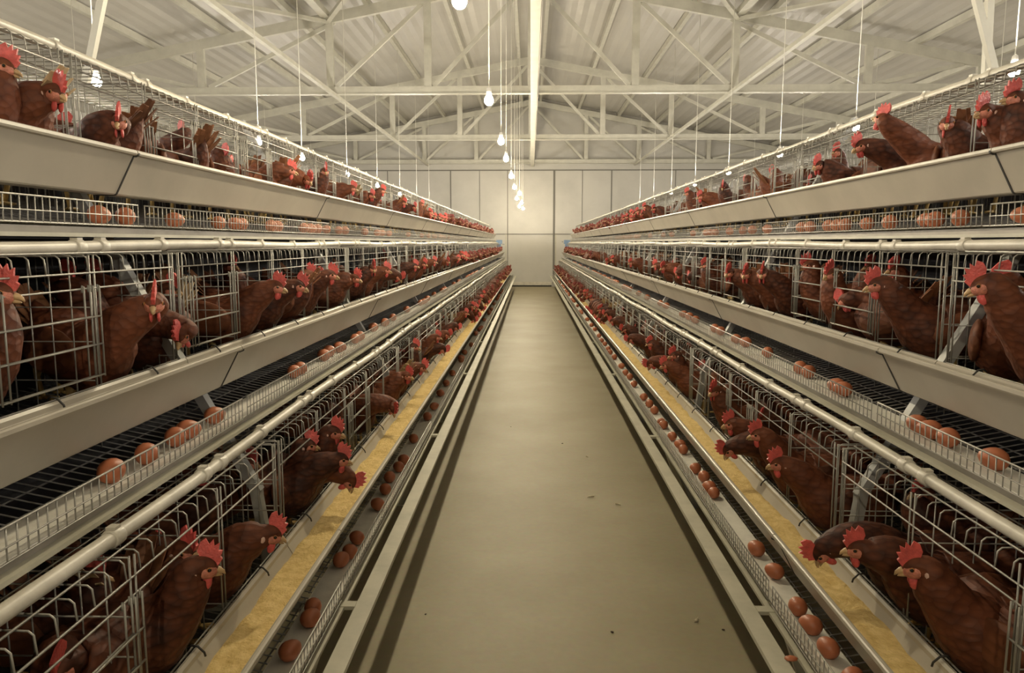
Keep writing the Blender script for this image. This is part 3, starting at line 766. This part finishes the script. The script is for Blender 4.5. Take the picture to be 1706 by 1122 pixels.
    b = MB(); b.bar(A(0.03,0.352), A(0.60,0.352), 0.02, 0.02); b.build('cross_arm', M['leg'], fr)
    b = MB(); b.bar(A(0.02,0.35), A(0.20,0.0), 0.02, 0.02, (0,1,0)); b.build('stay', M['leg'], fr)
    for k in range(NU+1):
        o = fr if k == 0 else copy_tree(fr)
        o.location = (s*X1[s], Y0+k*UL, 0)
        tag(o, 'slanting steel support frame of the %s cages at %s' % (SIDE[s], 'the near end' if k == 0 else 'the far end' if k == NU else 'the %s joint from the camera' % ordinal(k)),
            'support frame', 'support frames under the %s cages' % SIDE[s])
    # end of the row
    o = tag(empty('end_post', (s*0.70, YE+0.22, 0)), 'thin white post at the far end of the %s cage row' % SIDE[s], 'post')
    b = MB(); b.box((-0.012,-0.012,0), (0.012,0.012,1.53)); b.build('upright', M['rail'], o)
    b = MB(); b.box((-0.05,-0.05,0), (0.05,0.05,0.01)); b.build('base_plate', M['rail'], o)
    o = tag(empty('drive_unit', (s*(X1[s]+STEP+0.16), YE+0.115, lz(1,0.23))), 'small blue drive box at the far end of the middle %s tier' % SIDE[s], 'drive box')
    b = MB(); b.box((-0.09,-0.07,-0.01), (0.09,0.07,0.10)); b.box((-0.06,-0.05,-0.13), (0.05,0.05,-0.01)); b.build('housing', M['blue'], o)
    b = MB(); b.wire([(-0.15,0,0.05),(-0.11,0,0.05)], 0.02, 10); b.wire([(0.10,0,-0.02),(0.16,0,-0.02)], 0.012, 8); b.build('shaft', M['leg'], o)

# tubes standing on the cage tops
for (px0,py0,px1,py1,X,s,lab) in ((149,108,182,-60,1.46,L,'cream tube rising from the top left cages to the roof'),
                                  (1655,112,1612,-60,1.57,R,'cream tube on the top right cages leaning toward the aisle'),
                                  (1643,112,1652,-60,1.57,R,'upright cream tube crossing the leaning one on the top right cages')):
    r0 = ray(px0,py0); a = CAM + r0*(s*X/r0.x)
    r1 = ray(px1,py1); c = CAM + r1*(a.y/r1.y)
    d = (c-a).normalized(); top = a + d*((3.6-a.z)/d.z)
    b = MB(); b.bar(a - d*0.06, top, 0.022, 0.022, (0,1,0))
    tag(b.build('roof_tube', M['steel'], None, tuple(a)), lab, 'tube')

# ------------------------------------------------------------------ eggs
eb = MB()
prof = []
for i in range(9):
    a = math.pi*i/8; z = -math.cos(a)*0.0275; r = math.sin(a)*0.0215*(1.0 - 0.16*math.cos(a)*-1*-1)
    prof.append((max(r, 0.0004), z))
eb.lathe(prof, n=14)
EGG = eb.mesh('egg', M['egg'])
EGGS = []
def egg_px(s, t, pts, u=0.042):
    for px, py in pts:
        r = ray(px, py); X = lx(s,t,u); k = X/r.x; p = CAM + r*k
        EGGS.append((s, t, p.y, u + rnd.uniform(-0.008, 0.008)))
egg_px(R,0, [(1418,1108),(1380,1056),(1352,1024),(1329,997),(1286,938),(1258,900),(1190,814),(1183,806),(1170,785),(1160,772),(1137,741),(1131,735),(1121,720),(1107,700),(1104,694),(1089,681),(1081,667),(1073,654),
             (1057,634),(1048,624),(1043,617),(1035,606),(1024,592),(1018,583),(1014,577),(1008,569),(1004,564),(998,556),(990,544),(985,538),(978,528),(970,518)])
egg_px(L,0, [(480,1068),(512,1002),(523,984),(570,915),(578,905),(592,893),(625,832),(640,802),(652,782),(662,766),(669,755),(690,718),(712,682),(722,664),(735,645),(745,628),(755,612),(768,592)])
egg_px(R,1, [(1655,770),(1580,724),(1552,714),(1530,703),(1408,645),(1395,640),(1345,612),(1330,606),(1276,583),(1240,566),(1228,561),(1200,548),(1190,545),(1160,532),(1148,527),(1140,522),(1110,510),(1100,506),(1080,498),(1066,492),(1050,486)])
egg_px(L,1, [(188,792),(239,767),(290,732),(312,722),(356,695),(490,620),(500,614),(540,594),(552,588),(564,582),(590,568),(598,564),(625,548),(640,540),(655,533),(680,520),(700,510)])
egg_px(L,2, [(167,368),(208,368),(296,373),(368,378),(392,380),(404,380),(450,383),(462,384),(505,385),(520,386),(530,386),(542,387),(565,388)])
egg_px(R,2, [(1700,362),(1604,358),(1560,362),(1548,364),(1480,369),(1442,371),(1410,374),(1396,374),(1378,375),(1350,377),(1332,378),(1280,381),(1255,382),(1240,383),(1215,384),(1190,386)])
end = {}
for e in EGGS: end[(e[0],e[1])] = max(end.get((e[0],e[1]),0), e[2])
for s in (L, R):
    for t in range(3):
        y = end[(s,t)] + 0.1
        n_ = 0
        while y < YE-0.3 and n_ < 30:
            EGGS.append((s,t,y,rnd.uniform(0.026,0.056))); n_ += 1
            y += rnd.choice([0.052, 0.055, 0.12, 0.3, 0.45, 0.8])
EGGS.sort(key=lambda e: e[2])
cnt = {}; last = {}
EGGS = EGGS[:300]
for s, t, y, u in EGGS:
    key = (s,t)
    if key in last and y - last[key] < 0.05: y = last[key] + 0.05
    last[key] = y
    cnt[key] = cnt.get(key,0)+1
    o = inst('egg', EGG, None, (lx(s,t,u), y, lz(t,-0.1785)+0.0222))
    o.rotation_euler = (math.pi/2 + rnd.uniform(-.1,.1), 0, rnd.uniform(-0.9,0.9))
    sc = rnd.uniform(0.97, 1.08); o.scale = (sc,sc,sc)
    tag(o, 'brown egg on the %s %s belt, %s egg from the near end' % (TIER[t], SIDE[s], ordinal(cnt[key])), 'egg', 'brown eggs on the %s %s belt' % (TIER[t], SIDE[s]))

# ------------------------------------------------------------------ scraps on the floor
def scrap(px, py, size, kind, label):
    r = ray(px, py); k = (0-CAM.z)/r.z; p = CAM + r*k
    b = MB(); a = rnd.uniform(0, 3.1)
    if kind == 'feather':
        q = Vector((math.cos(a), math.sin(a), 0)); sd = Vector((-q.y, q.x, 0))
        b.wire([q*(-size), q*(size*0.2)+Vector((0,0,0.006)), q*size+Vector((0,0,0.012))], [0.001,0.001,0.0004], 5)
        for i in range(6):
            f = -0.5+i*0.25
            for sg in (-1,1):
                c = q*(size*f); e = c + sd*(sg*size*0.35) + q*(size*0.25) + Vector((0,0,0.006))
                b.wire([c+Vector((0,0,0.003)), e], [0.003,0.001], 4)
        o = b.build('loose_feather', M['chaff'])
    else:
        b.ell((0,0,size*0.3), (Vector((size,0,0)), Vector((0,size*0.7,0)), Vector((0,0,size*0.35))), 7, 5)
        b.v = [(x*(1+0.3*noise.noise(Vector((x*300,y*300,1)))), y, z) for x,y,z in b.v]
        o = b.build('dirt_crumb', M['dirt']); o.rotation_euler.z = a
    o.location = (p.x, p.y, 0.001)
    tag(o, label, 'feather' if kind == 'feather' else 'dirt crumb')
scrap(984,829,0.020,'feather','small pale feather lying on the floor right of centre')
scrap(1030,842,0.016,'feather','tiny curled feather on the floor near the right base rail')
scrap(978,762,0.012,'feather','tiny feather on the floor farther down the aisle')
scrap(1160,1036,0.012,'feather','tiny feather on the near floor beside the right shadow')
scrap(937,740,0.007,'dirt','dark crumb of dirt farthest down the aisle floor')
scrap(1020,1055,0.007,'dirt','dark crumb of dirt on the near floor, right of centre')
scrap(1205,1051,0.006,'dirt','dark crumb of dirt beside the right base rail')
scrap(851,712,0.005,'dirt','faint dark crumb in the middle of the aisle floor')
scrap(709,1025,0.005,'dirt','tiny dark crumb near the left base rail shadow')
# a broken bit of shell on the near right rail
r = ray(1318,1098); k = (0.364-CAM.z)/r.z; p = CAM + r*k
b = MB(); b.ell((0,0,0), (Vector((0.016,0,0)), Vector((0,0.011,0)), Vector((0,0,0.005))), 8, 5)
o = b.build('shell_piece', M['egg']); o.location = (p.x, p.y, 0.3645); tag(o, 'flat brown scrap lying on the near right base rail', 'scrap')

# ------------------------------------------------------------------ light and view
w = bpy.data.worlds.new('world'); SC.world = w; w.use_nodes = True
w.node_tree.nodes['Background'].inputs['Color'].default_value = (0.9, 0.8, 0.65, 1)
w.node_tree.nodes['Background'].inputs['Strength'].default_value = 0.02
SC.view_settings.view_transform = 'Standard'; SC.view_settings.look = 'None'
SC.view_settings.exposure = 0.0; SC.view_settings.gamma = 1.0; SC.view_settings.use_curve_mapping = False
